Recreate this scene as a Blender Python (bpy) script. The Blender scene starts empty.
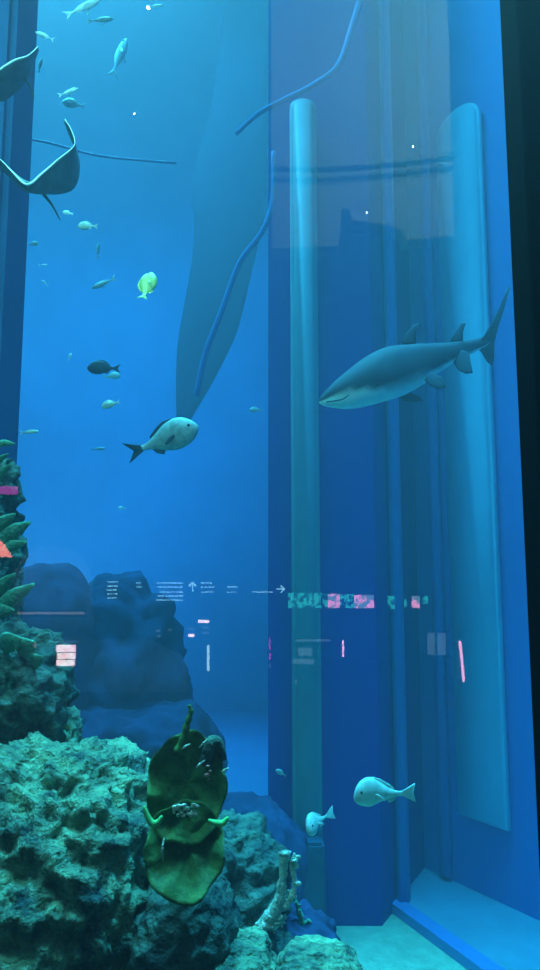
import bpy, bmesh, math, random
from mathutils import Vector, Matrix, noise

random.seed(4)
S = bpy.context.scene
COL = S.collection
PI = math.pi

# ------------------------------------------------------------------ camera, light, exposure
EYE = 1.6
PITCH = math.radians(7.7)
FPX = 742.0
cam_d = bpy.data.cameras.new('camera')
cam = bpy.data.objects.new('camera', cam_d)
COL.objects.link(cam)
cam.location = (0, 0, EYE)
cam.rotation_euler = (PI / 2 + PITCH, 0, 0)
cam_d.sensor_fit = 'VERTICAL'
cam_d.sensor_height = 24
cam_d.lens = FPX / 970 * 24
cam_d.clip_start = 0.02
S.camera = cam

S.view_settings.view_transform = 'Standard'
S.view_settings.look = 'None'
S.view_settings.gamma = 1
S.view_settings.exposure = 0
S.view_settings.use_curve_mapping = False
S.cycles.volume_bounces = 2
S.cycles.max_bounces = 10
S.cycles.transparent_max_bounces = 16
S.cycles.use_denoising = True
S.cycles.sample_clamp_indirect = 4

w = bpy.data.worlds.new('mall_darkness')
S.world = w
w.use_nodes = True
w.node_tree.nodes['Background'].inputs[0].default_value = (0.01, 0.02, 0.04, 1)
w.node_tree.nodes['Background'].inputs[1].default_value = 0.3


def area(name, loc, size, power, col, rot=(0, 0, 0), spread=PI):
    l = bpy.data.lights.new(name, 'AREA')
    l.shape = 'RECTANGLE'
    l.size, l.size_y = size
    l.energy = power
    l.color = col
    l.spread = spread
    o = bpy.data.objects.new(name, l)
    COL.objects.link(o)
    o.location = loc
    o.rotation_euler = rot
    return o


# overhead tank lamps, and added fill lights out of frame
area('tank_lamp_open_water', (-4.4, 8.8, 13.0), (6.5, 8), 5800, (0.45, 1.05, 0.96))
area('fill_side_low', (-8.5, 15.0, 0.6), (4, 8), 1250, (0.9, 0.72, 0.66), (0, math.radians(-90), 0))  # added low fill for the dark lower water, no lamp seen there
area('fill_side_upper', (-11, 14.5, 9.5), (6, 8), 1100, (0.7, 0.9, 0.75), (0, math.radians(-90), 0))  # added side fill aimed across the far water, source unseen
area('fill_near_reef', (-1.3, 2.1, 5.3), (2.2, 1.0), 170, (0.4, 0.95, 0.92), (math.radians(38), 0, 0))  # added fill near the pane for coral, boulder and fish fronts
area('fill_near_top', (-2.9, 3.4, 7.6), (2, 1.6), 170, (0.4, 1.0, 0.95), (math.radians(10), 0, 0))  # added fill that brightens the upper left fish and rays
area('tank_lamp_corner', (1.7, 4.6, 13.3), (2.0, 2.0), 560, (0.35, 0.95, 0.95), spread=math.radians(40))
# light on the mall side, behind the visitor
area('mall_ceiling_light', (2.4, -3.2, 9.0), (2.5, 1.5), 400, (0.85, 1.0, 0.95), (math.radians(-55), 0, 0))
area('mall_shop_light', (-2.6, -5.2, 3.6), (2.0, 1.0), 90, (0.7, 0.9, 1.0), (math.radians(-60), 0, 0))


# ------------------------------------------------------------------ pixel -> world
def ray(px, py):
    x = (px - 270) / FPX
    v = (485 - py) / FPX
    return Vector((x, math.cos(PITCH) - v * math.sin(PITCH), math.sin(PITCH) + v * math.cos(PITCH)))


def P(px, py, Y):
    d = ray(px, py)
    return Vector((0, 0, EYE)) + d * (Y / d.y)


GLASS_Y = 1.2


def R(px, py, Y):
    """real place of a thing behind the visitor whose mirror image in the pane stands at depth Y"""
    p = P(px, py, Y)
    return Vector((p.x, 2 * GLASS_Y - p.y, p.z))


# ------------------------------------------------------------------ materials
def newmat(name):
    m = bpy.data.materials.new(name)
    m.use_nodes = True
    return m, m.node_tree, m.node_tree.nodes['Principled BSDF']


def mat(name, col, rough=0.6, var=0.0, scale=8, bump=0.0, bscale=30, metal=0, col2=None, coord='Object'):
    m, nt, b = newmat(name)
    b.inputs['Base Color'].default_value = (*col, 1)
    b.inputs['Roughness'].default_value = rough
    b.inputs['Metallic'].default_value = metal
    if rough >= 0.5:
        b.inputs['Specular IOR Level'].default_value = 0.15
    tc = nt.nodes.new('ShaderNodeTexCoord')
    if var or col2:
        n = nt.nodes.new('ShaderNodeTexNoise')
        n.inputs['Scale'].default_value = scale
        n.inputs['Detail'].default_value = 6
        n.inputs['Roughness'].default_value = 0.65
        nt.links.new(tc.outputs[coord], n.inputs['Vector'])
        r = nt.nodes.new('ShaderNodeValToRGB')
        r.color_ramp.elements[0].position = 0.36
        r.color_ramp.elements[1].position = 0.66
        c2 = col2 or tuple(c * (1 - var) for c in col)
        r.color_ramp.elements[0].color = (*c2, 1)
        r.color_ramp.elements[1].color = (*col, 1)
        nt.links.new(n.outputs['Fac'], r.inputs['Fac'])
        nt.links.new(r.outputs['Color'], b.inputs['Base Color'])
    if bump:
        n2 = nt.nodes.new('ShaderNodeTexNoise')
        n2.inputs['Scale'].default_value = bscale
        n2.inputs['Detail'].default_value = 8
        nt.links.new(tc.outputs[coord], n2.inputs['Vector'])
        bp = nt.nodes.new('ShaderNodeBump')
        bp.inputs['Strength'].default_value = bump
        bp.inputs['Distance'].default_value = 0.05
        nt.links.new(n2.outputs['Fac'], bp.inputs['Height'])
        nt.links.new(bp.outputs['Normal'], b.inputs['Normal'])
    return m


def emit(name, col, strength, col2=None, scale=10):
    m = bpy.data.materials.new(name)
    m.use_nodes = True
    nt = m.node_tree
    nt.nodes.clear()
    o = nt.nodes.new('ShaderNodeOutputMaterial')
    e = nt.nodes.new('ShaderNodeEmission')
    e.inputs['Color'].default_value = (*col, 1)
    e.inputs['Strength'].default_value = strength
    nt.links.new(e.outputs[0], o.inputs['Surface'])
    if col2:
        tc = nt.nodes.new('ShaderNodeTexCoord')
        v = nt.nodes.new('ShaderNodeTexNoise')
        v.inputs['Scale'].default_value = scale
        v.inputs['Detail'].default_value = 3
        r = nt.nodes.new('ShaderNodeValToRGB')
        r.color_ramp.elements[0].position = 0.46
        r.color_ramp.elements[1].position = 0.54
        r.color_ramp.elements[0].color = (*col2, 1)
        r.color_ramp.elements[1].color = (*col, 1)
        nt.links.new(tc.outputs['Object'], v.inputs['Vector'])
        nt.links.new(v.outputs['Fac'], r.inputs['Fac'])
        nt.links.new(r.outputs['Color'], e.inputs['Color'])
    return m


def glass_mat():
    m = bpy.data.materials.new('clear_acrylic')
    m.use_nodes = True
    nt = m.node_tree
    nt.nodes.clear()
    o = nt.nodes.new('ShaderNodeOutputMaterial')
    t = nt.nodes.new('ShaderNodeBsdfTransparent')
    t.inputs['Color'].default_value = (0.97, 0.99, 1.0, 1)
    g = nt.nodes.new('ShaderNodeBsdfGlossy')
    g.inputs['Roughness'].default_value = 0.0
    lw = nt.nodes.new('ShaderNodeLayerWeight')
    lw.inputs['Blend'].default_value = 0.5
    p = nt.nodes.new('ShaderNodeMath')
    p.operation = 'POWER'
    p.inputs[1].default_value = 5
    a = nt.nodes.new('ShaderNodeMath')
    a.operation = 'MULTIPLY_ADD'
    a.inputs[1].default_value = 0.96
    a.inputs[2].default_value = 0.04
    mx = nt.nodes.new('ShaderNodeMixShader')
    nt.links.new(lw.outputs['Facing'], p.inputs[0])
    nt.links.new(p.outputs[0], a.inputs[0])
    nt.links.new(a.outputs[0], mx.inputs['Fac'])
    nt.links.new(t.outputs[0], mx.inputs[1])
    nt.links.new(g.outputs[0], mx.inputs[2])
    nt.links.new(mx.outputs[0], o.inputs['Surface'])
    return m


def water_mat():
    m = bpy.data.materials.new('tank_water')
    m.use_nodes = True
    nt = m.node_tree
    nt.nodes.clear()
    o = nt.nodes.new('ShaderNodeOutputMaterial')
    s = nt.nodes.new('ShaderNodeVolumeScatter')
    s.inputs['Color'].default_value = (0.8, 0.9, 1.0, 1)
    s.inputs['Density'].default_value = 0.016
    s.inputs['Anisotropy'].default_value = 0.2
    a = nt.nodes.new('ShaderNodeVolumeAbsorption')
    a.inputs['Color'].default_value = (0.3, 0.77, 0.925, 1)
    a.inputs['Density'].default_value = 0.24
    ad = nt.nodes.new('ShaderNodeAddShader')
    nt.links.new(s.outputs[0], ad.inputs[0])
    nt.links.new(a.outputs[0], ad.inputs[1])
    nt.links.new(ad.outputs[0], o.inputs['Volume'])
    return m


def frame_black():
    m = mat('black_frame', (0.005, 0.006, 0.008), 0.8, 0.1, 3)
    m.node_tree.nodes['Principled BSDF'].inputs['Specular IOR Level'].default_value = 0.1
    return m


M = dict(
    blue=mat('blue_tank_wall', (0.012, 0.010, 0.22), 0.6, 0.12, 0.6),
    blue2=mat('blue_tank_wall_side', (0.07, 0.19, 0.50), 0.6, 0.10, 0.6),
    back=mat('far_tank_wall', (0.27, 0.46, 0.60), 0.8, 0.2, 0.4),  # open-water haze put into this blue, on back wall and far floor
    teal=mat('pale_teal_column', (0.13, 0.29, 0.32), 0.5, 0.15, 1.5),
    pale=mat('pale_blue_pilaster', (0.26, 0.70, 0.82), 0.5, 0.12, 1.2),
    ledge=mat('pale_ledge', (0.22, 0.40, 0.42), 0.6, 0.2, 2),
    strip=mat('blue_strip', (0.10, 0.26, 0.50), 0.5, 0.1, 2),
    black=frame_black(),
    dark=mat('dark_block', (0.02, 0.09, 0.13), 0.8, 0.4, 4),
    sand=mat('sand', (0.85, 0.80, 0.42), 0.9, 0.25, 6, 0.5, 12),
    rock=mat('reef_rock', (0.36, 0.60, 0.32), 0.75, 0, 7, 1.0, 40, col2=(0.04, 0.10, 0.09)),
    rock2=mat('reef_rock_dark', (0.12, 0.22, 0.15), 0.8, 0, 7, 0.9, 24, col2=(0.02, 0.05, 0.05)),
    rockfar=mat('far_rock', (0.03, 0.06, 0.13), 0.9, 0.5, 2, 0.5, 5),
    plate=mat('green_plate_coral', (0.12, 0.30, 0.08), 0.5, 0, 18, 0.22, 60, col2=(0.05, 0.15, 0.05)),
    rim=mat('green_rim_highlight', (0.20, 0.85, 0.25), 0.5, 0.3, 40),
    palecoral=mat('pale_coral', (0.95, 0.98, 0.72), 0.7, 0, 40, 0.6, 90, col2=(0.40, 0.55, 0.38)),
    pinkrefl=mat('pink_reflection', (0.95, 0.35, 0.30), 0.5, 0.3, 60),
    soft=mat('soft_coral', (0.14, 0.45, 0.26), 0.7, 0, 20, 0.4, 60, col2=(0.08, 0.30, 0.18)),
    sharkb=mat('shark_grey', (0.10, 0.17, 0.17), 0.45, 0.3, 6),
    fin=mat('shark_fin', (0.02, 0.035, 0.05), 0.9, 0.2, 8),
    eye=mat('fish_eye', (0.01, 0.01, 0.012), 0.1),
    silver=mat('silver_fish', (0.92, 0.97, 0.85), 0.3, 0.3, 30),
    greyfish=mat('grey_fish', (0.35, 0.45, 0.38), 0.4, 0.4, 25),
    palefish=mat('pale_fish', (0.62, 0.72, 0.55), 0.45, 0.35, 25),
    darkfish=mat('dark_fish', (0.02, 0.03, 0.04), 0.5, 0.3, 25),
    yellowfish=mat('yellow_green_fish', (0.80, 0.85, 0.18), 0.4, 0.4, 25),
    ray=mat('ray_skin', (0.12, 0.20, 0.18), 0.5, 0.3, 12),
    edge=mat('ray_edge_highlight', (0.95, 0.98, 0.85), 0.3),
    light_band=mat('light_band_tone', (0.02, 0.11, 0.28), 0.8),
    cove_line=mat('cove_line_tone', (0.02, 0.12, 0.25), 0.5),
    mall=mat('mall_wall', (0.04, 0.045, 0.05), 0.8, 0.2, 1),
    mallfloor=mat('mall_floor', (0.05, 0.05, 0.055), 0.9, 0.2, 1),
    slate=mat('bulkhead_paint', (0.30, 0.42, 0.42), 0.8, 0.12, 0.5),
    board=mat('sign_board', (0.02, 0.025, 0.03), 0.5),
    shopgrey=mat('shop_facade', (0.20, 0.34, 0.46), 0.8, 0.15, 1),
    glass=glass_mat(),
    water=water_mat(),
    lampw=emit('lamp_white', (1, 1, 1), 60),
    textw=emit('sign_text', (0.35, 0.85, 1.0), 7),
    pinkw=emit('pink_window', (1.0, 0.62, 0.70), 13, (1.0, 0.85, 0.85), 6),
    neonp=emit('pink_neon', (1.0, 0.40, 0.65), 13),
    neonw=emit('white_neon', (0.55, 0.95, 1.0), 7),
    screen=emit('screen_teal', (0.05, 0.9, 0.75), 4.2, (0.0, 0.05, 0.10), 13),
    screenp=emit('screen_pink', (1.0, 0.35, 0.65), 9, (0.10, 0.25, 0.35), 8),
    magenta=emit('magenta_sign', (0.65, 0.05, 0.60), 5),
    salmon=emit('salmon_sign', (1.0, 0.22, 0.20), 12),
    palesign=emit('pale_sign', (0.30, 0.55, 0.80), 1.6),
    beam=emit('lit_beam', (0.65, 0.65, 0.70), 2.0),
)


def countershade():
    """grey back, white belly, by height in the fish's own space"""
    m, nt, b = newmat('shark_skin')
    b.inputs['Roughness'].default_value = 0.75
    b.inputs['Specular IOR Level'].default_value = 0.15
    at = nt.nodes.new('ShaderNodeVertexColor')
    at.layer_name = 'Col'
    n = nt.nodes.new('ShaderNodeTexNoise')
    n.inputs['Scale'].default_value = 14
    mx = nt.nodes.new('ShaderNodeMix')
    mx.data_type = 'RGBA'
    mx.blend_type = 'MULTIPLY'
    mx.inputs[0].default_value = 0.35
    nt.links.new(at.outputs['Color'], mx.inputs[6])
    nt.links.new(n.outputs['Color'], mx.inputs[7])
    nt.links.new(mx.outputs[2], b.inputs['Base Color'])
    return m


M['shark'] = countershade()


# ------------------------------------------------------------------ object helpers
def link(name, bm, material, parent=None, smooth=True):
    me = bpy.data.meshes.new(name)
    bmesh.ops.recalc_face_normals(bm, faces=bm.faces)
    bm.to_mesh(me)
    bm.free()
    me.materials.append(material)
    if smooth:
        for p in me.polygons:
            p.use_smooth = True
    o = bpy.data.objects.new(name, me)
    COL.objects.link(o)
    if parent:
        o.parent = parent
    return o


def tag(o, label, cat, group=None, kind=None):
    o['label'] = label
    o['category'] = cat
    if group:
        o['group'] = group
    if kind:
        o['kind'] = kind
    return o


def struct(o, label=None):
    o['kind'] = 'structure'
    if label:
        o['label'] = label
    return o


def empty(name, loc, rot=None):
    e = bpy.data.objects.new(name, None)
    COL.objects.link(e)
    e.location = loc
    e.empty_display_size = 0.1
    if rot is not None:
        e.rotation_euler = rot
    return e


def box(bm, a, b, bev=0.0):
    a, b = Vector(a), Vector(b)
    r = bmesh.ops.create_cube(bm, size=1)
    c = (a + b) / 2
    d = b - a
    for v in r['verts']:
        v.co = Vector((v.co.x * abs(d.x), v.co.y * abs(d.y), v.co.z * abs(d.z))) + c
    if bev:
        es = list({e for v in r['verts'] for e in v.link_edges})
        bmesh.ops.bevel(bm, geom=es, offset=bev, segments=2, affect='EDGES')


def prism(bm, pts, z0, z1):
    lo = [bm.verts.new((x, y, z0)) for x, y in pts]
    hi = [bm.verts.new((x, y, z1)) for x, y in pts]
    bm.faces.new(lo)
    bm.faces.new(hi)
    n = len(pts)
    for i in range(n):
        bm.faces.new((lo[i], lo[(i + 1) % n], hi[(i + 1) % n], hi[i]))


def slab(bm, pts, thick):
    """extrude a planar 3-D outline along +Y or -Y"""
    lo = [bm.verts.new(p) for p in pts]
    hi = [bm.verts.new(Vector(p) + Vector((0, thick, 0))) for p in pts]
    bm.faces.new(lo)
    bm.faces.new(hi)
    n = len(pts)
    for i in range(n):
        bm.faces.new((lo[i], lo[(i + 1) % n], hi[(i + 1) % n], hi[i]))


def loft(bm, rings):
    vs = [[bm.verts.new(p) for p in r] for r in rings]
    n = len(vs[0])
    for a, b in zip(vs, vs[1:]):
        for i in range(n):
            bm.faces.new((a[i], a[(i + 1) % n], b[(i + 1) % n], b[i]))
    bm.faces.new(vs[0])
    bm.faces.new(vs[-1])


def smooth_pts(pts, k=6):
    """Catmull-Rom"""
    out = []
    n = len(pts)
    for i in range(n - 1):
        p0, p1, p2, p3 = pts[max(i - 1, 0)], pts[i], pts[i + 1], pts[min(i + 2, n - 1)]
        for j in range(k):
            t = j / k
            out.append(tuple(0.5 * ((2 * b) + (-a + c) * t + (2 * a - 5 * b + 4 * c - d) * t * t + (-a + 3 * b - 3 * c + d) * t ** 3)
                             for a, b, c, d in zip(p0, p1, p2, p3)))
    out.append(tuple(pts[-1]))
    return out


def tube(bm, pts, radii, seg=10):
    pts = [Vector(p) for p in pts]
    rings = []
    for i, p in enumerate(pts):
        t = (pts[min(i + 1, len(pts) - 1)] - pts[max(i - 1, 0)]).normalized()
        up = Vector((0, 1, 0)) if abs(t.y) < 0.9 else Vector((1, 0, 0))
        u = t.cross(up).normalized()
        v = t.cross(u).normalized()
        r = radii[i] if isinstance(radii, (list, tuple)) else radii
        rings.append([p + (u * math.cos(2 * PI * k / seg) + v * math.sin(2 * PI * k / seg)) * r for k in range(seg)])
    loft(bm, rings)


# ------------------------------------------------------------------ the tank
FLOOR = -1.8
TOP = 22
bm = bmesh.new(); box(bm, (-12, 10.5, FLOOR - 0.3), (8, 21.4, FLOOR))
struct(link('floor_far', bm, M['back']), 'far tank floor coloured like the hazy open water')
bm = bmesh.new(); box(bm, (-12, 1.0, FLOOR - 0.3), (8, 10.5, FLOOR))
nf = link('floor', bm, M['sand']); struct(nf, 'pale sand bed of the tank')
bm = bmesh.new(); box(bm, (-12, 21, FLOOR), (8, 21.4, TOP))
struct(link('wall_back', bm, M['back']))
bm = bmesh.new(); box(bm, (-12.3, 1.0, FLOOR - .3), (-12, 21.4, TOP))
struct(link('wall_left', bm, M['back']))
# blue corner of the tank: front face, set-back and the slanting side wall
pts = [(-0.02, 8.0), (1.13, 8.0), (1.85, 9.4), (2.71, 7.97), (5.2, 3.83), (5.5, 1.3), (8, 1.3), (8, 21), (0.6, 21)]
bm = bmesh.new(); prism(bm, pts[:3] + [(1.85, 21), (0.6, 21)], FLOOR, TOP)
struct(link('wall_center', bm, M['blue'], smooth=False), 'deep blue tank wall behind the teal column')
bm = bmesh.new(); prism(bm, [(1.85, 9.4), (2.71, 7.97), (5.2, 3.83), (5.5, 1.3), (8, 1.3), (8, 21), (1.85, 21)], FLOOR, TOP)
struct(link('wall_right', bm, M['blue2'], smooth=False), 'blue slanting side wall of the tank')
# low ledge along the foot of the side wall
d = Vector((0.515, -0.857))
def along(p, s, off=0):
    return (p[0] + d.x * s + d.y * -off * -1, p[1] + d.y * s - d.x * off * -1)
bm = bmesh.new(); prism(bm, [(1.21, 8.5), (1.85, 9.4), (2.71, 7.97), (5.2, 3.83), (3.5, 3.04)], FLOOR, FLOOR + 0.06)
struct(link('trim_1', bm, M['ledge'], smooth=False), 'pale ledge along the foot of the blue side wall')
bm = bmesh.new()
prism(bm, [(1.19, 8.5), (1.36, 8.5), (3.72, 3.04), (3.48, 3.04)], FLOOR, FLOOR + 0.10)
struct(link('trim_2', bm, M['strip'], smooth=False), 'bright blue kerb along the ledge')


def band(name, label, cx, cy, wid, z0, z1, material, depth=0.16, rot=0.0, cat='column'):
    """upright post with rounded top"""
    bm = bmesh.new()
    n = 10
    prof = [(-wid / 2, z0), (wid / 2, z0)] + [(wid / 2 * math.cos(a), z1 + wid * 0.35 * math.sin(a)) for a in [PI * i / n for i in range(n + 1)]]
    slab(bm, [(x, -depth / 2, z) for x, z in prof], depth)
    bmesh.ops.recalc_face_normals(bm, faces=bm.faces)
    bmesh.ops.bevel(bm, geom=[e for e in bm.edges if abs(e.verts[0].co.y - e.verts[1].co.y) < 1e-5], offset=depth * .3, segments=3, affect='EDGES')
    o = link(name, bm, material)
    o.location = (cx, cy, 0)
    o.rotation_euler = (0, 0, rot)
    return o


colm = band('column', '', 0.375, 7.83, 0.30, -0.86, 7.0, M['teal'])
tag(colm, 'pale teal upright column standing on the dark block before the blue wall', 'column', kind='thing')
bm = bmesh.new(); box(bm, (-0.02, 7.55, FLOOR), (0.53, 7.99, -0.87), 0.03)
tag(link('pedestal_block', bm, M['dark'], smooth=False), 'dark square block under the pale teal column', 'block')
# pilasters of the slanting side wall
wr = math.atan2(-0.857, 0.515)
nrm = Vector((-0.857, -0.515))
def on_wall(s, out=0.06):
    return 1.85 + d.x * s + nrm.x * out, 9.4 + d.y * s + nrm.y * out
for s, wd, z0, z1, m_, lab in (
        (1.02, 0.72, -0.95, 7.2, M['pale'], 'broad pale blue pilaster next to the black window frame'),
        (0.42, 0.16, -1.7, 11.5, M['blue2'], 'narrow blue pilaster on the side wall')):
    x, y = on_wall(s)
    o = band('pilaster', lab, x, y, wd, z0, z1, m_, 0.12, wr)
    tag(o, lab, 'pilaster', kind='thing')
x0, x1 = 1.32, 1.5
o = band('pilaster', '', 1.425, 8.415, 0.22, -1.8, 11.5, M['teal'], 0.10, math.atan2(1.4, 0.72))
o.data.materials.clear(); o.data.materials.append(mat('greenish_blue_pilaster', (0.03, 0.22, 0.50), 0.6, 0.1, 1))
tag(o, 'slim greenish blue pilaster right of the deep blue wall face', 'pilaster', kind='thing')
# dark pillar on the left, its foot covered by reef
bm = bmesh.new(); box(bm, (-3.6, 5.2, FLOOR), (-1.97, 5.75, TOP), 0.05)
struct(link('pillar_left', bm, mat('left_pillar_paint', (0.02, 0.12, 0.25), 0.8, 0.2, 1), smooth=False), 'dark blue pillar at the left edge')

# glass and frame
bm = bmesh.new(); box(bm, (-3.0, GLASS_Y, 0.1), (0.45, GLASS_Y + 0.012, 6.0))
struct(link('window_1', bm, M['glass'], smooth=False), 'large clear acrylic viewing pane of the tank')
bm = bmesh.new(); box(bm, (0.444, 1.02, 0), (8.0, 1.30, 22.3), 0.004)
struct(link('trim_right', bm, M['black'], smooth=False), 'black frame at the right edge of the pane')
bm = bmesh.new(); box(bm, (-3.0, 1.1, -2.1), (0.44, 1.26, 0.1))
struct(link('trim_bottom', bm, M['black'], smooth=False))
bm = bmesh.new(); box(bm, (-3.0, 1.1, 6.0), (0.44, 1.26, 22.3))
struct(link('trim_top', bm, M['black'], smooth=False))
bm = bmesh.new(); box(bm, (-12, 1.02, -2.1), (-3.0, 1.26, 22.3))
struct(link('trim_left', bm, M['black'], smooth=False))
bm = bmesh.new(); box(bm, (-11.9, 1.26, FLOOR + 0.001), (7.9, 20.99, TOP))
wt = struct(link('water', bm, M['water'], smooth=False), 'hazy blue tank water')


# ------------------------------------------------------------------ rocks
def rock(name, label, px, py, Y, rx, ry, rz, seed, material, amp=0.28, sub=6, sharp=2.6, cat='rock', fine=0.06, rough_lumps=5.0, group=None):
    """rx, rz in photo pixels at depth Y, ry in metres"""
    c = P(px, py, Y)
    sx, sz = rx * Y / FPX, rz * Y / FPX
    bm = bmesh.new()
    bmesh.ops.create_icosphere(bm, subdivisions=sub, radius=1)
    off = Vector((seed * 7.3, seed * 3.1, seed * 1.7))
    mean = (sx + ry + sz) / 3
    for v in bm.verts:
        dd = v.co.normalized()
        r0 = (abs(dd.x) ** sharp + abs(dd.y) ** sharp + abs(dd.z) ** sharp) ** (-1 / sharp)
        q = Vector((dd.x * r0 * sx, dd.y * r0 * ry, dd.z * r0 * sz))
        g = q / mean
        n = Vector((q.x / sx ** 2, q.y / ry ** 2, q.z / sz ** 2)).normalized()
        b = noise.fractal(g * 1.3 + off, 1.0, 2.0, 4)
        l = 0.5 - abs(noise.noise(g * rough_lumps * .7 + off * 2)) * 1.6
        e = noise.noise(Vector((g.x * 5, g.y * 5, g.z * 9)) + off)
        f = noise.turbulence(q * 22 + off, 4, False)
        h = amp * 0.8 * b + amp * 0.4 * l + fine * 0.5 * e
        v.co = q + n * h * mean * 0.8 + n * (f - 0.5) * fine * min(mean, 0.45) * 0.45
    o = link(name, bm, material)
    o.location = c
    return tag(o, label, cat, group)


# far rocks in the haze
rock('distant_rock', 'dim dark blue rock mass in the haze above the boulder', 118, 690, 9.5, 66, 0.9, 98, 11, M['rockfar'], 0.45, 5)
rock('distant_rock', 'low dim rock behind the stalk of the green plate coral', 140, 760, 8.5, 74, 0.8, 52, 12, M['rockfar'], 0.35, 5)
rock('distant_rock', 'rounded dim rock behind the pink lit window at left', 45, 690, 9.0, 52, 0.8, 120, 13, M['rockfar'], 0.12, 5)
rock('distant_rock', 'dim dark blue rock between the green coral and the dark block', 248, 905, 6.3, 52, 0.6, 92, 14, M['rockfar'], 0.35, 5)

# reef foundation out of frame
bm = bmesh.new()
rock('reef_rock', 'broad rock base carrying the boulders and corals', 120, 1220, 3.5, 215, 0.9, 240, 20, M['rock2'], 0.2, 5, 3.0)
rock('boulder', 'large rounded teal boulder filling the lower left corner', 40, 1020, 3.0, 122, 0.55, 238, 3, M['rock'], 0.15, 7, 3.4, 'rock', 0.2, 4.0).rotation_euler = (0, math.radians(4), 0)
rock('reef_rock', 'lumpy encrusted rock on top of the large boulder at the left edge', 18, 705, 3.5, 48, 0.3, 72, 5, M['rock2'], 0.4, 6, 2.4, 'rock', 0.14)
rock('reef_rock', 'small knobbly rock tip beside the lumpy rock on the boulder', 66, 738, 3.6, 17, 0.12, 30, 9, M['rock'], 0.5, 5, 2.2, 'rock', 0.2)
rock('reef_rock', 'grooved grey rock right behind the green plate coral', 224, 925, 3.9, 58, 0.45, 95, 6, M['rock2'], 0.35, 6, 2.4, 'rock', 0.16)
rock('reef_rock', 'dark smooth rock under the green plate coral', 185, 950, 2.7, 48, 0.25, 72, 7, M['rock2'], 0.2, 6, 2.6, 'rock', 0.05)
rock('reef_rock', 'dark flat rock at the foot of the branching coral', 290, 950, 3.9, 46, 0.3, 26, 8, M['rockfar'], 0.3, 6, 2.6, 'rock', 0.1)
rock('mossy_mound', 'mossy mound below the branching coral at the bottom edge', 240, 975, 2.6, 36, 0.2, 30, 15, M['rock'], 0.2, 6, 2.4, 'rock', 0.16)
rock('mossy_mound', 'low mossy mound at the bottom edge in front of the sand', 320, 978, 2.7, 40, 0.2, 24, 16, M['rock'], 0.15, 6, 2.4, 'rock', 0.14)
rock('reef_rock', 'tall dark rock stack at the left edge behind the leafy soft corals', 0, 590, 3.9, 14, 0.2, 135, 17, M['rock2'], 0.4, 6, 2.6, 'rock', 0.2)
# dark solid shaped as the diagonal shadow shaft in the open water
def shadow_shaft():
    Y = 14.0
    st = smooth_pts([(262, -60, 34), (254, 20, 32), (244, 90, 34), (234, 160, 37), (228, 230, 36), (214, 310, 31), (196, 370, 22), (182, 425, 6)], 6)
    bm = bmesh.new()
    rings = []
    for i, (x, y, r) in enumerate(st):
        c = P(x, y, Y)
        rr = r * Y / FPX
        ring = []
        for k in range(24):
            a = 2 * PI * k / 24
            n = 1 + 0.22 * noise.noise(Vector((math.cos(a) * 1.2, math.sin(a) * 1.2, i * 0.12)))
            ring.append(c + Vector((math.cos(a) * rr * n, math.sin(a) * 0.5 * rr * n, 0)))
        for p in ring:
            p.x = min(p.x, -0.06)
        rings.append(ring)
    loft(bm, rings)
    o = link('shaft_shade', bm, mat('shaft_shade_tone', (0.006, 0.018, 0.035), 0.9, 0.2, 1))
    tag(o, 'tall dark solid shaped as a shadow shaft tapering down in the open water', 'rock')
shadow_shaft()

# tubes added for soft pale light bands and the reflected cove line
bm = bmesh.new()
pp = smooth_pts([(366, -20), (352, 28), (338, 66), (312, 86), (284, 100), (258, 114), (236, 134)], 6)
tube(bm, [P(x, y, 6.5) for x, y in pp], [0.035 - 0.0004 * i for i in range(len(pp))])
tag(link('light_band', bm, M['light_band']), 'added pale blue tube for a curved light band, from the top to the shadow shaft', 'light_band')
bm = bmesh.new()
pp = smooth_pts([(274, 152), (273, 200), (262, 232), (240, 262), (222, 310), (206, 352), (196, 396)], 6)
tube(bm, [P(x, y, 7.4) for x, y in pp], 0.03)
tag(link('light_band', bm, M['light_band']), 'added thin pale tube for a light band beside the corner edge of the blue wall', 'light_band')
bm = bmesh.new()
pp = smooth_pts([(-20, 134), (40, 141), (95, 155), (150, 161), (220, 166), (300, 169), (380, 165), (470, 155), (520, 148)], 5)
tube(bm, [P(x, y, 7.2) for x, y in pp[:18]], 0.012)
tag(link('cove_line', bm, M['cove_line']), 'added thin dim tube for the reflected cove line across the upper open water', 'cove_line')


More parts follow.
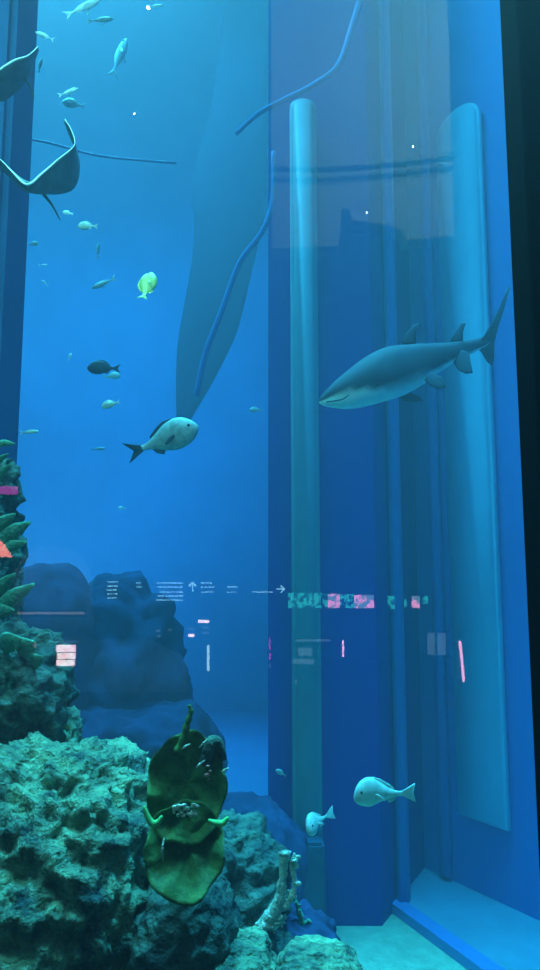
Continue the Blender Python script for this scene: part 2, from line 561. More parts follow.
# ------------------------------------------------------------------ corals
def plate(parent, cx, cy, Y, rx, rz, seed, tilt, name='plate', cup=0.05, dy=0):
    """cupped leaf of coral, upright, wavy rim; returns rim points"""
    c = P(cx, cy, Y)
    sx, sz = rx * Y / FPX, rz * Y / FPX
    bm = bmesh.new()
    NR, NA = 14, 72
    def pos(r, a, th):
        n = 1 + 0.03 * math.sin(5 * a + seed) + 0.02 * math.sin(9 * a + seed * 2) + 0.03 * noise.noise(Vector((a * 4, seed, 0)))
        x = math.cos(a) * r * sx * n
        z = math.sin(a) * r * sz * n
        y = cup * (-(r ** 2)) + 0.012 * math.sin(6 * a + 3 * r + seed) * r + th + dy + tilt * z
        y += 0.012 * noise.noise(Vector((x * 22, z * 22, seed)))
        return c + Vector((x, y, z))
    f, b = [], []
    for i in range(NR + 1):
        r = max(i / NR, 0.001)
        f.append([bm.verts.new(pos(r, 2 * PI * k / NA, 0)) for k in range(NA)])
        b.append([bm.verts.new(pos(r * 0.985, 2 * PI * k / NA, 0.012)) for k in range(NA)])
    for g in (f, b):
        for i in range(NR):
            for k in range(NA):
                q = (g[i][k], g[i][(k + 1) % NA], g[i + 1][(k + 1) % NA], g[i + 1][k])
                bm.faces.new(q)
    for k in range(NA):
        bm.faces.new((f[NR][k], f[NR][(k + 1) % NA], b[NR][(k + 1) % NA], b[NR][k]))
    bm.faces.new(f[0]); bm.faces.new(b[0])
    link(name, bm, M['plate'], parent)
    return pos


def knobs(bm, pts, r0):
    for p in pts:
        rr = r0 * random.uniform(0.6, 1.3)
        m = Matrix.Translation(p) @ Matrix.Diagonal((rr * random.uniform(.8, 1.6), rr, rr * random.uniform(.7, 1.2), 1))
        bmesh.ops.create_icosphere(bm, subdivisions=2, radius=1, matrix=m)


CY = 2.5
base = P(186, 885, CY)
pc = empty('plate_coral', (0, 0, 0))
tag(pc, 'large dark green plate coral of two overlapping round leaves with a thin stalk', 'coral')
pos1 = plate(pc, 187, 786, CY, 38, 50, 1.0, 0.22, 'upper_plate', 0.05, 0.03)
pos2 = plate(pc, 187, 842, CY, 37, 40, 2.4, 0.42, 'lower_plate', 0.05, -0.03)
bm = bmesh.new()
knobs(bm, [P(x, y, CY - 0.09) for x, y in [(173 + random.random() * 24, 804 + random.random() * 12) for _ in range(46)]], 0.0055)
link('pale_crust', bm, M['palecoral'], pc)['label'] = 'pale speckled crust in the middle'
for arc, nm in (([(144, 806), (147, 815), (152, 823), (158, 822), (162, 816)], 'rim_highlight'), ([(208, 820), (216, 823), (223, 823), (228, 817)], 'rim_highlight')):
    bm = bmesh.new()
    q = smooth_pts(arc, 5)
    tube(bm, [P(x, y, CY - 0.12) for x, y in q], [0.004 + 0.007 * math.sin(PI * i / (len(q) - 1)) for i in range(len(q))], 10)
    link(nm, bm, M['rim'], pc)['label'] = 'rim fold with its bright green highlight painted in'  # plate rim edges, their highlight put into the brighter green
bm = bmesh.new()
q = smooth_pts([(178, 752), (184, 738), (187, 724), (191, 712), (189, 705)], 5)
tube(bm, [P(x, y, CY) for x, y in q], [0.016 - 0.0105 * i / (len(q) - 1) + 0.002 * math.sin(i * 1.7) for i in range(len(q))], 10)
link('stalk', bm, M['plate'], pc)
bm = bmesh.new()
q = smooth_pts([(206, 764), (209, 750), (212, 742), (218, 745), (224, 760)], 5)
tube(bm, [P(x, y, CY) for x, y in q], [0.022, ] * (len(q) - 6) + [0.02, 0.018, 0.016, 0.014, 0.012, 0.01], 10)
link('side_lobe', bm, M['rock2'], pc)
bm = bmesh.new()
knobs(bm, [P(x, y, CY - 0.05) for x, y in ((208, 766), (210, 771), (207, 775), (209, 779))], 0.006)
link('pink_sign_reflection', bm, M['pinkrefl'], pc)['label'] = 'small pink sign reflection near the top, modelled as knobs'  # pink reflection of a sign, put in as coloured knobs
for a in (((196, 768), (200, 764), (205, 760)), ((182, 749), (186, 746), (190, 744)), ((199, 748), (204, 743), (208, 739)), ((164, 838), (162, 850), (163, 862)), ((222, 772), (225, 770), (229, 768))):
    bm = bmesh.new()
    tube(bm, [P(x, y, CY - 0.075) for x, y in a], [0.002, 0.0042, 0.002], 8)
    link('ridge', bm, M['palecoral'], pc)['label'] = 'pale raised ridge'
bm = bmesh.new()
tube(bm, [P(186, 850, CY + 0.02), P(186, 880, CY + 0.05), P(186, 940, CY + 0.1)], [0.03, 0.045, 0.06], 12)
link('foot', bm, M['rock2'], pc)


def branch_coral(name, label, paths, Y, material, r=0.014):
    root = empty(name, P(*paths[0][0][:2], Y))
    tag(root, label, 'coral')
    for i, path in enumerate(paths):
        bm = bmesh.new()
        q = smooth_pts([(p[0], p[1], p[2] if len(p) > 2 else 0.0, p[3] if len(p) > 3 else 1.0) for p in path], 7)
        pts = [P(a[0], a[1], Y + a[2]) - root.location for a in q]
        for j, p in enumerate(pts):
            pts[j] = p + Vector((noise.noise(p * 30 + Vector((i, 0, 0))), 0, noise.noise(p * 30))) * 0.006
        rad = [r * a[3] * (1 + 0.35 * noise.noise(Vector((j * 0.9, i * 3.0, 0)))) for j, a in enumerate(q)]
        tube(bm, pts, rad, 12)
        kn = [pts[random.randrange(len(pts))] + Vector((random.uniform(-1, 1), random.uniform(-1, .2), random.uniform(-1, 1))) * r for _ in range(22)]
        knobs(bm, kn, r * 0.4)
        link('branch', bm, material, root)
    return root


branch_coral('branching_coral', 'pale teal branching coral with a forked upright stem in front of the dark block',
             [[(244, 944, -.05, 1.3), (258, 930, 0, 1.3), (272, 914, 0, 1.5), (280, 896, 0, 1.1), (283, 872, 0, .9), (284, 853, 0, 1.3)],
              [(276, 912, 0, .9), (290, 900, 0, .7), (295, 884, 0, .55), (292, 868, 0, .6), (295, 857, 0, .7)],
              [(262, 926, -.02, .9), (275, 925, 0, .8), (286, 916, 0, .4)]], 3.55, M['palecoral'], 0.021)
branch_coral('branching_coral', 'small stubby coral spike right of the forked pale coral',
             [[(303, 934, 0, 1.2), (300, 915, 0, 1.0), (296, 900, 0, .5)], [(302, 928, 0, .8), (309, 921, 0, .6), (312, 929, 0, .5)]], 3.85, M['soft'])

def leaf_coral(name, label, blades, Y, material):
    root = empty(name, P(blades[0][0], blades[0][1], Y))
    tag(root, label, 'coral')
    for (x0, y0, x1, y1, wpx) in blades:
        bm = bmesh.new()
        a, b = P(x0, y0, Y) - root.location, P(x1, y1, Y - 0.05) - root.location
        t = (b - a)
        u = t.normalized().cross(Vector((0, 1, 0))).normalized()
        rings = []
        for i in range(9):
            s = i / 8
            wv = 1.35 * wpx * Y / FPX * (0.45 + 0.9 * math.sin(PI * min(s * 0.8 + 0.1, 1))) * (1 - 0.75 * s ** 4)
            c = a + t * s + u * 0.012 * math.sin(s * 4)
            rings.append([c + u * math.cos(q) * wv / 2 + Vector((0, math.sin(q) * wv / 6, 0)) for q in [2 * PI * k / 10 for k in range(10)]])
        loft(bm, rings)
        link('frond', bm, material, root)
    return root
leaf_coral('soft_coral', 'leafy green soft coral on the rock stack just above the salmon sign', [(-4, 548, 30, 520, 9), (-4, 536, 14, 512, 8), (0, 556, 26, 540, 7)], 3.5, M['soft'])
leaf_coral('soft_coral', 'leafy green soft coral with one long frond below the salmon sign', [(-6, 616, 34, 582, 9), (-4, 600, 14, 572, 8), (-6, 618, 14, 608, 8)], 3.5, M['soft'])
leaf_coral('soft_coral', 'thin green soft coral near the top of the rock stack', [(-6, 448, 15, 442, 4), (-4, 486, 10, 462, 5), (-4, 470, 7, 452, 4)], 3.5, M['soft'])
leaf_coral('soft_coral', 'clump of soft coral on the lumpy rock at the left edge', [(2, 650, 20, 636, 12), (20, 655, 34, 640, 12), (30, 668, 42, 655, 10)], 3.3, M['soft'])


# ------------------------------------------------------------------ fish
PROF = {  # s along body 0 = nose .. 1 = tail root : half height, half width, centre offset
    'oval': [(0, .012, .012, -.02), (.06, .09, .055, -.01), (.18, .17, .09, 0), (.35, .21, .105, .01), (.55, .19, .09, .01), (.75, .11, .05, .005), (.9, .05, .022, 0), (1, .04, .014, 0)],
    'slim': [(0, .008, .008, 0), (.08, .05, .035, 0), (.25, .095, .06, 0), (.45, .105, .062, 0), (.7, .07, .04, 0), (.9, .028, .016, 0), (1, .024, .010, 0)],
    'hump': [(0, .05, .03, -.06), (.05, .12, .06, -.03), (.15, .19, .085, 0), (.32, .225, .10, .01), (.5, .17, .085, 0), (.7, .09, .05, -.03), (.88, .045, .022, -.05), (1, .035, .012, -.05)],
}


def fin_mesh(pts, thick):
    """flat fin outline in XZ given real thickness, tapering to the rim"""
    bm = bmesh.new()
    c = sum((Vector((x, 0, z)) for x, z in pts), Vector()) / len(pts)
    rim = [bm.verts.new((x, 0, z)) for x, z in pts]
    n = len(pts)
    for sgn in (1, -1):
        inn = [bm.verts.new((c.x + (x - c.x) * .8, sgn * thick / 3, c.z + (z - c.z) * .8)) for x, z in pts]
        for i in range(n):
            bm.faces.new((rim[i], rim[(i + 1) % n], inn[(i + 1) % n], inn[i]))
        bm.faces.new(inn)
    return bm


def fish(label, px, py, lpx, ang, Y, kind, material, bend=0.0, yaw=0.0, roll=0.0, parts=True, finm=None, cat='fish', group=None, forked=True, name='fish'):
    """head points to `ang` degrees in the picture plane (0 = right, 90 = up)"""
    L = lpx * Y / FPX
    root = empty(name, P(px, py, Y))
    tag(root, label, cat, group)
    flip = abs(((ang + 180) % 360) - 180) > 90
    a = math.radians(ang)
    X = Vector((math.cos(a), 0, math.sin(a)))
    Z = Vector((-math.sin(a), 0, math.cos(a))) * (-1 if flip else 1)
    Yv = Z.cross(X)
    mtx = Matrix((X, Yv, Z)).transposed()
    mtx = mtx @ Matrix.Rotation(yaw, 3, 'Z') @ Matrix.Rotation(roll, 3, 'X')
    root.rotation_euler = mtx.to_euler()
    def warp(v):      # v.x from +.5 (nose) to -.5 (tail tip); bend the tail sideways and up
        s = 0.5 - v.x / L
        v.y += bend * L * max(0, s - 0.3) ** 2
        return v
    bl = 0.80 * L
    bm = bmesh.new()
    prof = smooth_pts(PROF[kind], 4)
    rings = []
    for s, h, wd, o in prof:
        rings.append([Vector((L / 2 - s * bl, math.cos(t) * wd * L, o * L + math.sin(t) * h * L)) for t in [2 * PI * k / 16 for k in range(16)]])
    loft(bm, rings)
    mats = [material]
    fm = finm or material
    hT = PROF[kind][-1][1] * L
    zo = PROF[kind][-1][3] * L
    x0 = L / 2 - bl + 0.02 * L
    tail = [(x0, zo + hT * .9), (-L * .5, zo + L * .15), (-L * .47 if not forked else -L * .40, zo), (-L * .5, zo - L * .15), (x0, zo - hT * .9)]
    hm = max(p[1] for p in PROF[kind]) * L
    def half(x, sgn):
        sp = (L / 2 - x) / bl
        for (s0, h0, w0, o0), (s1, h1, w1, o1) in zip(prof, prof[1:]):
            if s0 <= sp <= s1:
                f = (sp - s0) / max(s1 - s0, 1e-6)
                return (o0 + (o1 - o0) * f) * L + sgn * (h0 + (h1 - h0) * f) * L
        return 0
    hm = max(p[1] for p in PROF[kind]) * L
    xs = [.24, .16, .06, -.05, -.16]
    ex = [0, .10, .22, .26, .16]
    dors = [(x * L, half(x * L, 1) + e * hm) for x, e in zip(xs, ex)] + [(x * L, half(x * L, 1) - .12 * hm) for x in (-.16, 0, .14)]
    anal = [(-.02 * L, half(-.02 * L, -1) + .1 * hm), (-.07 * L, half(-.07 * L, -1) - .30 * hm), (-.15 * L, half(-.15 * L, -1) - .25 * hm), (-.19 * L, half(-.19 * L, -1)), (-.1 * L, half(-.1 * L, -1) + .1 * hm)]
    pec = [(L * .20, 0), (L * .12, -L * .015), (L * .03, -L * .09), (L * .06, -L * .11), (L * .17, -L * .05)]
    t = max(L * .012, .001)
    def finish(b):
        for v in b.verts:
            warp(v.co)
        return b
    if parts:
        link('body', finish(bm), material, root)
        link('tail_fin', finish(fin_mesh(tail, t)), fm, root)
        link('dorsal_fin', finish(fin_mesh(dors, t)), fm, root)
        link('anal_fin', finish(fin_mesh(anal, t)), fm, root)
        for sg in (1, -1):
            b = fin_mesh(pec, t)
            for v in b.verts:
                v.co.y += sg * (0.088 * L + max(0, (L * .2 - v.co.x)) * .5)
            link('pectoral_fin', finish(b), fm, root)
            b = bmesh.new()
            wd = next(p[2] for p in prof if p[0] >= .125) * .93
            bmesh.ops.create_icosphere(b, subdivisions=2, radius=L * .02, matrix=Matrix.Translation((L * .40, sg * wd * L, L * .03)))
            link('eye', b, M['eye'], root)
    else:
        for o in (tail, dors, anal):
            b = finish(fin_mesh(o, t))
            me = bpy.data.meshes.new('tmp'); b.to_mesh(me); b.free()
            bm.from_mesh(me); bpy.data.meshes.remove(me)
        o = link(name, finish(bm), material)
        o.location, o.rotation_euler = root.location, root.rotation_euler
        tag(o, label, cat, group)
        bpy.data.objects.remove(root)
        return o
    return root


fish('pale humped fish swimming left with its tail out, in front of the deep blue wall', 384, 791, 60, 182, 4.6, 'hump', M['palefish'], bend=.15, yaw=.2, forked=False)
fish('pale round fish hovering before the foot of the teal column', 316, 820, 44, 195, 4.9, 'hump', M['palefish'], bend=.5, yaw=1.15, forked=False)
fish('large grey fish with dark fins and forked tail, swimming right and up', 165, 440, 76, 22, 5.0, 'oval', M['greyfish'], bend=-.5, yaw=-.25, finm=M['darkfish'])
fish('dark slim fish silhouette swimming left in the open water', 104, 368, 35, 178, 6.0, 'oval', M['darkfish'])
fish('yellow-green fish swimming upward with its tail curled', 147, 289, 44, 82, 4.6, 'oval', M['yellowfish'], bend=-.5, yaw=.3)
SC = 'small fish scattered in the upper left water'
small = [
    ('bright slender silver fish at the very top left, slanting up', 82, 8, 44, 27, 5, 'slim', 'silver'),
    ('pale fish just below the bright slender one at the top', 100, 20, 30, 5, 6, 'slim', 'greyfish'),
    ('short bright silver fish slanting down near the pillar top', 45, 36, 24, 155, 5, 'slim', 'silver'),
    ('small pale fish next to the white lamp point at the top', 155, 6, 18, 5, 6, 'slim', 'silver'),
    ('long dim upright fish in the upper open water', 119, 58, 50, 72, 9, 'slim', 'greyfish'),
    ('bright wedge-shaped fish above the sharply bent ray wing', 68, 92, 24, 22, 5, 'slim', 'silver'),
    ('dim fish directly beneath the bright wedge-shaped fish', 74, 104, 26, 168, 7, 'oval', 'greyfish'),
    ('small hanging pale fish under the wing of the upper ray', 28, 68, 14, 85, 4.6, 'slim', 'silver'),
    ('dim upright fish between the upper ray and the open water', 40, 66, 18, 80, 6, 'slim', 'greyfish'),
    ('tiny white fish just right of the lower ray', 60, 182, 8, 160, 4.5, 'oval', 'silver'),
    ('small teal fish heading left below the lower ray', 68, 213, 12, 170, 5, 'oval', 'silver'),
    ('small teal fish trailing right below the lower ray', 88, 226, 22, 178, 5, 'oval', 'palefish'),
    ('faint upright fish above the pale zigzag fish', 98, 251, 18, 88, 8, 'slim', 'greyfish'),
    ('pale thin fish gliding left with raised tail, left of the yellow-green fish', 104, 283, 28, 205, 6, 'slim', 'greyfish'),
    ('tiny bright fish near the pillar, upper one of two', 43, 265, 10, 5, 6, 'slim', 'silver'),
    ('tiny bright fish near the pillar, lower one of two', 45, 283, 10, 140, 6, 'slim', 'silver'),
    ('small pale fish close to the pillar edge under the lower ray', 33, 244, 12, 10, 6, 'oval', 'palefish'),
    ('tiny glinting fish left of the dark silhouette fish', 70, 357, 8, 80, 6, 'oval', 'silver'),
    ('faint pale fish touching the belly of the dark silhouette fish', 112, 376, 18, 5, 7, 'oval', 'palefish'),
    ('small bright teal fish below the dark silhouette fish', 111, 404, 20, 195, 5, 'oval', 'palefish'),
    ('slim pale fish beside the pillar at mid height', 29, 432, 20, 5, 5, 'slim', 'palefish'),
    ('faint thin fish left of the large grey fish', 98, 449, 16, 5, 8, 'slim', 'greyfish'),
    ('faint small fish beside the edge of the blue wall', 256, 410, 14, 180, 7, 'oval', 'greyfish'),
    ('faint small dot-like fish low in the open water', 122, 508, 8, 175, 7, 'oval', 'silver'),
    ('tiny pale fish in front of the dark strip left of the teal column', 281, 773, 12, 150, 6, 'oval', 'greyfish'),
]
for lab, x, y, l, a, Y, k, m_ in small:
    fish(lab, x, y, l, a, Y, k, M[m_], parts=l > 22, group=SC if y < 300 and x < 160 else None)


def shark():
    Y = 5.6
    root = empty('shark', P(400, 365, Y))
    tag(root, 'large grey shark with pale belly swimming left before the blue walls', 'shark')
    O = root.location
    # spine px,py, up half, down half (px), half width (m), depth offset
    st = [(319, 402, 1.5, 1.5, .012, -.42), (325, 400, 6, 7, .05, -.42), (340, 393, 12, 17, .10, -.40), (357, 384, 16, 24, .14, -.35), (375, 374, 19, 29, .165, -.28), (394, 366, 20, 31, .165, -.18),
          (414, 359, 15, 28, .14, -.06), (434, 354, 11, 21, .10, .08), (452, 350, 8, 14, .07, .18), (469, 346, 6.5, 9, .045, .28), (484, 341, 5, 6, .025, .35), (495, 333, 3.5, 4, .012, .4)]
    q = smooth_pts(st, 5)
    bm = bmesh.new()
    rings = []
    cols = {}
    NS = 24
    kk = Y / FPX
    for i, (x, y, u, dn, wd, dy) in enumerate(q):
        c = P(x, y, Y + dy) - O
        g = q[min(i + 1, len(q) - 1)], q[max(i - 1, 0)]
        tx, ty = g[0][0] - g[1][0], g[0][1] - g[1][1]
        n = math.hypot(tx, ty)
        upv = Vector((-(-ty) / n * 1.0, 0, tx / n))
        upv = Vector((ty / n, 0, tx / n))
        ring = []
        for k in range(NS):
            t = 2 * PI * k / NS
            s = math.sin(t)
            h = (u if s > 0 else dn) * kk
            e = abs(s) ** 0.9 * (1 if s > 0 else -1)
            ring.append(c + upv * (e * h) + Vector((0, math.cos(t) * wd, 0)))
        rings.append(ring)
    loft(bm, rings)
    bm.verts.index_update()
    me_cols = []
    for i in range(len(q)):
        fr = i / (len(q) - 1)
        for k in range(NS):
            s = math.sin(2 * PI * k / NS)
            p = rings[i][k]
            edge = -0.16 - 0.5 * min(1, max(0, (fr - .22) / .15)) - 0.4 * max(0, fr - .5) + 0.10 * noise.noise(p * 5) + 0.3 * max(0, .2 - fr)
            b = min(1, max(0, (edge - s) / 0.14))
            a0 = Vector((0.03, 0.05, 0.06)); a1 = Vector((0.95, 0.98, 0.80))
            c = a0.lerp(a1, b)
            me_cols.append((c.x, c.y, c.z, 1))
    o = link('body', bm, M['shark'], root)
    ca = o.data.color_attributes.new('Col', 'FLOAT_COLOR', 'POINT')
    for i, c in enumerate(me_cols):
        ca.data[i].color = c

    def sfin(nm, pts, dy0, dy1, th=0.02):
        """outline in photo pixels; depth goes from dy0 at the first point's root to dy1 at the tip"""
        bm = bmesh.new()
        n = len(pts)
        w3 = []
        for (x, y, f) in pts:
            w3.append(P(x, y, Y + dy0 + (dy1 - dy0) * f) - O)
        c = sum(w3, Vector()) / n
        rim = [bm.verts.new(p) for p in w3]
        for sg in (1, -1):
            inn = [bm.verts.new(c + (p - c) * .82 + Vector((0, sg * th / 3, 0))) for p in w3]
            for i in range(n):
                bm.faces.new((rim[i], rim[(i + 1) % n], inn[(i + 1) % n], inn[i]))
            bm.faces.new(inn)
        link(nm, bm, M['fin'], root)
    sfin('dorsal_fin', [(401, 344, 0), (406, 334, .5), (413, 325, 1), (419, 323, 1), (416, 333, .5), (416, 345, 0)], -.1, -.1)
    sfin('dorsal_fin', [(450, 342, 0), (455, 333, .5), (461, 323, 1), (466, 323, 1), (463, 332, .5), (463, 341, 0)], .18, .18)
    sfin('pectoral_fin', [(424, 380, 0), (430, 372, 0), (438, 375, .5), (443, 378, 1), (446, 388, 1), (438, 389, .8), (430, 386, .4)], -.12, -.28)
    sfin('pectoral_fin', [(398, 396, 0), (410, 392, 0), (419, 396, .6), (424, 401, 1), (414, 402, .8), (404, 401, .3)], -.05, .1)
    sfin('anal_fin', [(448, 354, 0), (462, 350, 0), (469, 352, .2), (471, 364, .8), (473, 373, 1), (466, 374, 1), (458, 370, .7)], .16, .1)
    sfin('tail_fin', [(474, 346, 0), (484, 336, 0), (492, 322, .3), (500, 306, .6), (508, 286, 1), (510, 288, 1), (504, 310, .6), (498, 328, .3), (494, 345, .3), (494, 360, .6), (492, 366, .7), (487, 362, .6), (481, 352, .2)], .3, .5)
    for (x, y, dy) in ((337, 388, -.48),):
        b = bmesh.new()
        bmesh.ops.create_icosphere(b, subdivisions=2, radius=.013, matrix=Matrix.Translation(P(x, y, Y + dy) - O))
        link('eye', b, M['eye'], root)
    # mouth slit
    b = bmesh.new()
    tube(b, [P(x, y, Y - .515) - O for x, y in smooth_pts([(326, 402), (334, 401), (343, 399), (349, 395)], 4)], .005, 8)
    link('mouth', b, M['fin'], root)
shark()


def stingray(label, stations, Y, tailp):
    """wing span given as leading edge stations: px, py, chord vector px, thickness m, depth offset"""
    root = empty('stingray', P(stations[len(stations) // 2][0], stations[len(stations) // 2][1], Y))
    tag(root, label, 'ray')
    O = root.location
    q = smooth_pts(stations, 6)
    bm = bmesh.new()
    rings = []
    for (x, y, cx, cy, th, dy) in q:
        a = P(x, y, Y + dy) - O
        b = P(x + cx, y + cy, Y + dy + 0.30) - O
        up = Vector((0, -.25, 1)).normalized()
        ring = []
        for k in range(16):
            t = 2 * PI * k / 16
            s = 0.5 - 0.5 * math.cos(t)
            ring.append(a.lerp(b, s) + up * (math.sin(t) * th * (1 - .7 * s)))
        rings.append(ring)
    loft(bm, rings)
    link('body', bm, M['ray'], root)
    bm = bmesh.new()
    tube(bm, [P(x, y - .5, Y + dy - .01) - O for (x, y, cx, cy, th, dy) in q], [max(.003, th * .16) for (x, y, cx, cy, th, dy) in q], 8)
    link('edge_highlight', bm, M['edge'], root)['label'] = 'rim light on the leading edge, put in as a pale tube'  # rim light painted as a pale tube along the wing
    bm = bmesh.new()
    pp = smooth_pts(tailp, 5)
    tube(bm, [P(x, y, Y + .2 + .1 * i / len(pp)) - O for i, (x, y) in enumerate(pp)], [.012 * (1 - .8 * i / len(pp)) for i in range(len(pp))], 8)
    link('tail', bm, M['ray'], root)
    return root


stingray('ray with a sharply raised wing tip and painted-on rim light at the left pillar',
         [(-22, 148, 4, 8, .005, .1), (0, 160, 8, 16, .02, .05), (12, 172, 10, 18, .03, 0), (27, 185, 14, 8, .045, -.05), (42, 174, 20, 20, .04, 0), (58, 160, 18, 26, .025, .05), (74, 146, 6, 16, .015, .1), (72, 132, -2, 6, .008, .12), (65, 120, -1, 2, .003, .15)],
         4.2, [(40, 190), (52, 205), (60, 220)])
stingray('ray with a thin rim light painted along its leading edge at the upper end of the left pillar',
         [(-30, 84, 6, 14, .01, 0), (-10, 76, 10, 26, .03, 0), (4, 67, 12, 26, .035, 0), (16, 60, 14, 16, .03, 0), (28, 56, 6, 8, .02, 0), (38, 47, 1, 3, .004, .05)],
         4.2, [(20, 72), (30, 86), (34, 98)])

# ------------------------------------------------------------------ the mall behind the visitor (seen mirrored in the pane)
bm = bmesh.new(); box(bm, (-9, -14, -0.3), (9, 0.99, 0))
struct(link('floor_mall', bm, M['mallfloor'], smooth=False))
bm = bmesh.new(); box(bm, (-9, -14.3, 0), (9, -14, 14))
struct(link('wall_mall', bm, M['mall'], smooth=False))

VB = 9.0      # mirrored depth of the bulkhead
outline = [(271, -30), (446, -30), (450, 60), (452, 155), (455, 235), (405, 240), (402, 229), (384, 224), (352, 220), (350, 209), (342, 207), (339, 245), (300, 247), (272, 248)]
bm = bmesh.new(); slab(bm, [R(x, y, VB) for x, y in outline], -0.3)
tag(link('bulkhead', bm, M['slate'], smooth=False), 'dimly mirrored grey bulkhead with a notched lower edge above the shark', 'ceiling panel')
bm = bmesh.new()
q = smooth_pts([(268, 169), (330, 169), (390, 165), (458, 157)], 5)
tube(bm, [R(x, y, VB - .12) for x, y in q], 0.035, 8)
tag(link('cove_gap_bar', bm, M['board']), 'dark bar drawn as a dark gap across the mirrored grey bulkhead', 'gap_bar')  # bar added where the bulkhead reflection has a dark gap
for x, y, r, lab in ((413, 146, .011, 'white downlight point on the mirrored bulkhead, upper one'), (367, 212, .011, 'white downlight point on the mirrored bulkhead, lower one'),
                     (134, 113, .009, 'lone small white downlight point in the upper left water'), (148, 7, .022, 'bright white downlight point at the top left')):
    root = empty('downlight', R(x, y, VB - .2)); tag(root, lab, 'lamp', 'mirrored downlights')
    b = bmesh.new(); bmesh.ops.create_icosphere(b, subdivisions=2, radius=r); link('bulb', b, M['lampw'], root)
    b = bmesh.new(); tube(b, [Vector((0, 0, r * .8)), Vector((0, 0, r * 3))], r * 1.2, 12); link('housing', b, M['board'], root)

VS = 11.0
def quad(bm, x0, y0, x1, y1, Y, th=0.03):
    slab(bm, [R(x0, y0, Y), R(x1, y0, Y), R(x1, y1, Y), R(x0, y1, Y)], -th)

# wayfinding board with rows of small lettering and two arrows
root = empty('wayfinding_sign', R(190, 594, VS)); tag(root, 'long hanging direction sign with rows of tiny text and two arrows', 'sign')
def kid(nm, bm, m_, label=None, smooth=False):
    for v in bm.verts:
        v.co -= root.location
    o = link(nm, bm, m_, root, smooth)
    if label:
        o['label'] = label
    return o
b = bmesh.new(); quad(b, 98, 578, 287, 611, VS + .02, .08); kid('board', b, M['board'])
random.seed(9)
blocks = [(107, 120, [582, 586, 590, 594, 598]), (136, 144, [583, 587]), (156, 183, [583, 587, 592, 596, 600]), (201, 214, [583, 587, 592]), (227, 240, [587, 592]), (253, 274, [592])]
def words(b, x0, x1, y, Y, h=.55):
    x = x0
    while x < x1:
        wd = min(random.uniform(1.2, 4.5), x1 - x)
        quad(b, x, y - h, x + wd, y + h, Y, .01)
        x += wd + .9
for x0, x1, rows in blocks:
    for i, y in enumerate(rows):
        b = bmesh.new()
        a = random.uniform(0, 4)
        words(b, x0 + (a if x0 > 150 and x1 < 190 else 0), x1 - (a if x0 < 150 or x1 > 190 else 0), y, VS)
        kid('text_line', b, M['textw'])
b = bmesh.new()
quad(b, 191.9, 582.5, 193.1, 592, VS, .01)
slab(b, [R(*p, VS) for p in ((192.5, 581), (196.8, 586), (195.8, 587), (192.5, 583.2), (189.2, 587), (188.2, 586))], -.01)
kid('arrow_up', b, M['textw'])
b = bmesh.new()
quad(b, 276, 588.4, 284, 589.6, VS, .01)
slab(b, [R(*p, VS) for p in ((285.5, 589), (281, 584.7), (280, 585.7), (283.4, 589), (280, 592.3), (281, 593.3))], -.01)
kid('arrow_side', b, M['textw'])

# video strip
root = empty('video_display', R(330, 600, VS)); tag(root, 'long glowing video display strip in teal and pink', 'screen')
b = bmesh.new(); quad(b, 286, 590, 432, 611, VS + .03, .08); kid('casing', b, M['board'])
for x0, x1, y0, y1, m_ in ((288, 322, 593, 608, 'screen'), (322, 328, 594, 607, 'screen'), (328, 340, 594, 608, 'screenp'), (340, 354, 594, 608, 'screen'), (354, 374, 595, 608, 'screenp'),
                           (388, 395, 596, 609, 'screen'), (404, 407, 598, 607, 'screen'), (412, 420, 596, 608, 'screenp'), (423, 428, 596, 604, 'screen')):
    b = bmesh.new(); quad(b, x0, y0, x1, y1, VS, .01); kid('screen_panel', b, M[m_])

def lit(name, label, cat, parts, Y=VS, group=None):
    global root
    root = empty(name, R(parts[0][1], parts[0][2], Y)); tag(root, label, cat, group)
    for nm, x0, y0, x1, y1, m_, dy in parts:
        b = bmesh.new(); quad(b, x0, y0, x1, y1, Y + dy, .03); kid(nm, b, M[m_])

lit('shop_window', 'small square shop window glowing pinkish white at the left', 'window',
    [('pane', 56, 645, 75, 652, 'pinkw', 0), ('pane', 57, 653, 75, 659, 'pinkw', 0), ('pane', 56, 660, 74, 666, 'pinkw', 0), ('hood', 51, 641, 79, 642.4, 'palesign', 0), ('frame', 53, 643, 78, 669, 'board', .06)])
lit('lit_beam', 'thin pale grey lit beam above the pink square shop window', 'beam', [('strip', 17, 612, 84, 614.5, 'beam', 0), ('fascia', 15, 610, 86, 617, 'board', .06)])
lit('wall_lamp', 'tiny pale lamp left of the pink square shop window', 'lamp', [('glow', 33, 643, 35.5, 648, 'beam', 0), ('glow', 34, 628, 38, 630, 'palesign', 0)])
lit('shop_sign', 'magenta glowing bar sign at the left edge', 'sign', [('panel', -6, 486, 17, 494, 'magenta', 0)])
def neon(label, x0, y0, x1, y1, m_, r=.018):
    global root
    root = empty('neon_tube', R(x0, y0, VS)); tag(root, label, 'light')
    b = bmesh.new(); tube(b, [R(x0, y0, VS), R((x0 + x1) / 2 + .3, (y0 + y1) / 2, VS), R(x1, y1, VS)], r, 10); kid('tube', b, M[m_], smooth=True)
    b = bmesh.new(); quad(b, x0 - 3, y0 - 3, x0 + 5, y1 + 3, VS + .1, .03); kid('backing', b, M['board'])
neon('bright pink upright neon tube near the right frame', 460, 641, 464, 682, 'neonp', .02)
neon('pink upright neon tube left of centre wall, below the video display', 343, 640, 343, 657, 'neonp', .013)
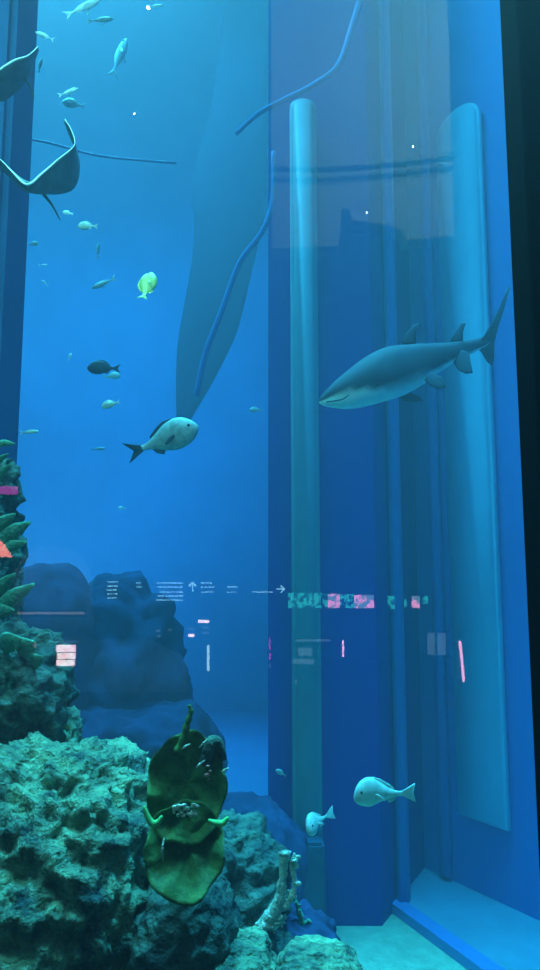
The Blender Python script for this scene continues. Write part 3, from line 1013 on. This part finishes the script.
neon('pale cyan upright neon tube in the open water below the direction sign', 208, 645, 208, 671, 'neonw', .018)
lit('shop_sign', 'small pink and white striped sign above the cyan neon tube', 'sign', [('panel', 198, 620, 209, 623, 'pinkw', 0), ('panel', 202, 627, 209, 628.5, 'palesign', 0), ('panel', 202, 632, 209, 634, 'palesign', 0)])
lit('shop_sign', 'tiny pink and white sign left of the striped sign', 'sign', [('panel', 188, 634, 194, 637, 'pinkw', 0), ('panel', 188, 628, 194, 630, 'palesign', 0)])
lit('shop_sign', 'faint pair of pale panels left of the bright pink neon tube', 'sign', [('panel', 428, 633, 435, 655, 'palesign', 0), ('panel', 438, 633, 446, 655, 'palesign', 0)])
lit('shop_display', 'faint pale shop display seen over the teal column', 'shop', [('hood', 296, 639.5, 330, 641.5, 'palesign', 0), ('display', 298, 648, 312, 656, 'palesign', 0), ('display', 293, 659, 314, 664, 'palesign', 0), ('pole', 295, 680, 297, 684, 'palesign', 0)])
lit('shop_sign', 'faint pink dotted upright sign beside the wall edge', 'sign', [('panel', 269, 638, 270.5, 650, 'magenta', 0), ('panel', 269, 653, 271, 660, 'magenta', 0), ('panel', 269, 664, 270.5, 668, 'palesign', 0)])
lit('shop_sign', 'faint dotted pale sign at mid left below the direction sign', 'sign', [('panel', 156, 630, 160, 632, 'palesign', 0), ('panel', 157, 635, 160, 637, 'palesign', 0), ('panel', 168, 629, 171, 631, 'palesign', 0)])
b = bmesh.new(); slab(b, [R(*p, VS) for p in ((-8, 536), (2, 542), (12, 557), (-8, 557))], -.03)
tag(link('shop_sign', b, M['salmon'], smooth=False), 'salmon red glowing wedge sign at the left edge', 'sign')
# arched grey shop facade
b = bmesh.new()
arc = [(18, 760)] + [(52 + 40 * math.cos(a), 585 - 40 * math.sin(a)) for a in [PI - PI * i / 16 for i in range(17)]] + [(92, 640), (150, 640), (188, 660), (188, 760)]
slab(b, [R(*p, VS + .5) for p in arc], -.1)
tag(link('shop_facade', b, M['shopgrey'], smooth=False), 'dim grey shop facade with an arched top mirrored at the left', 'facade')
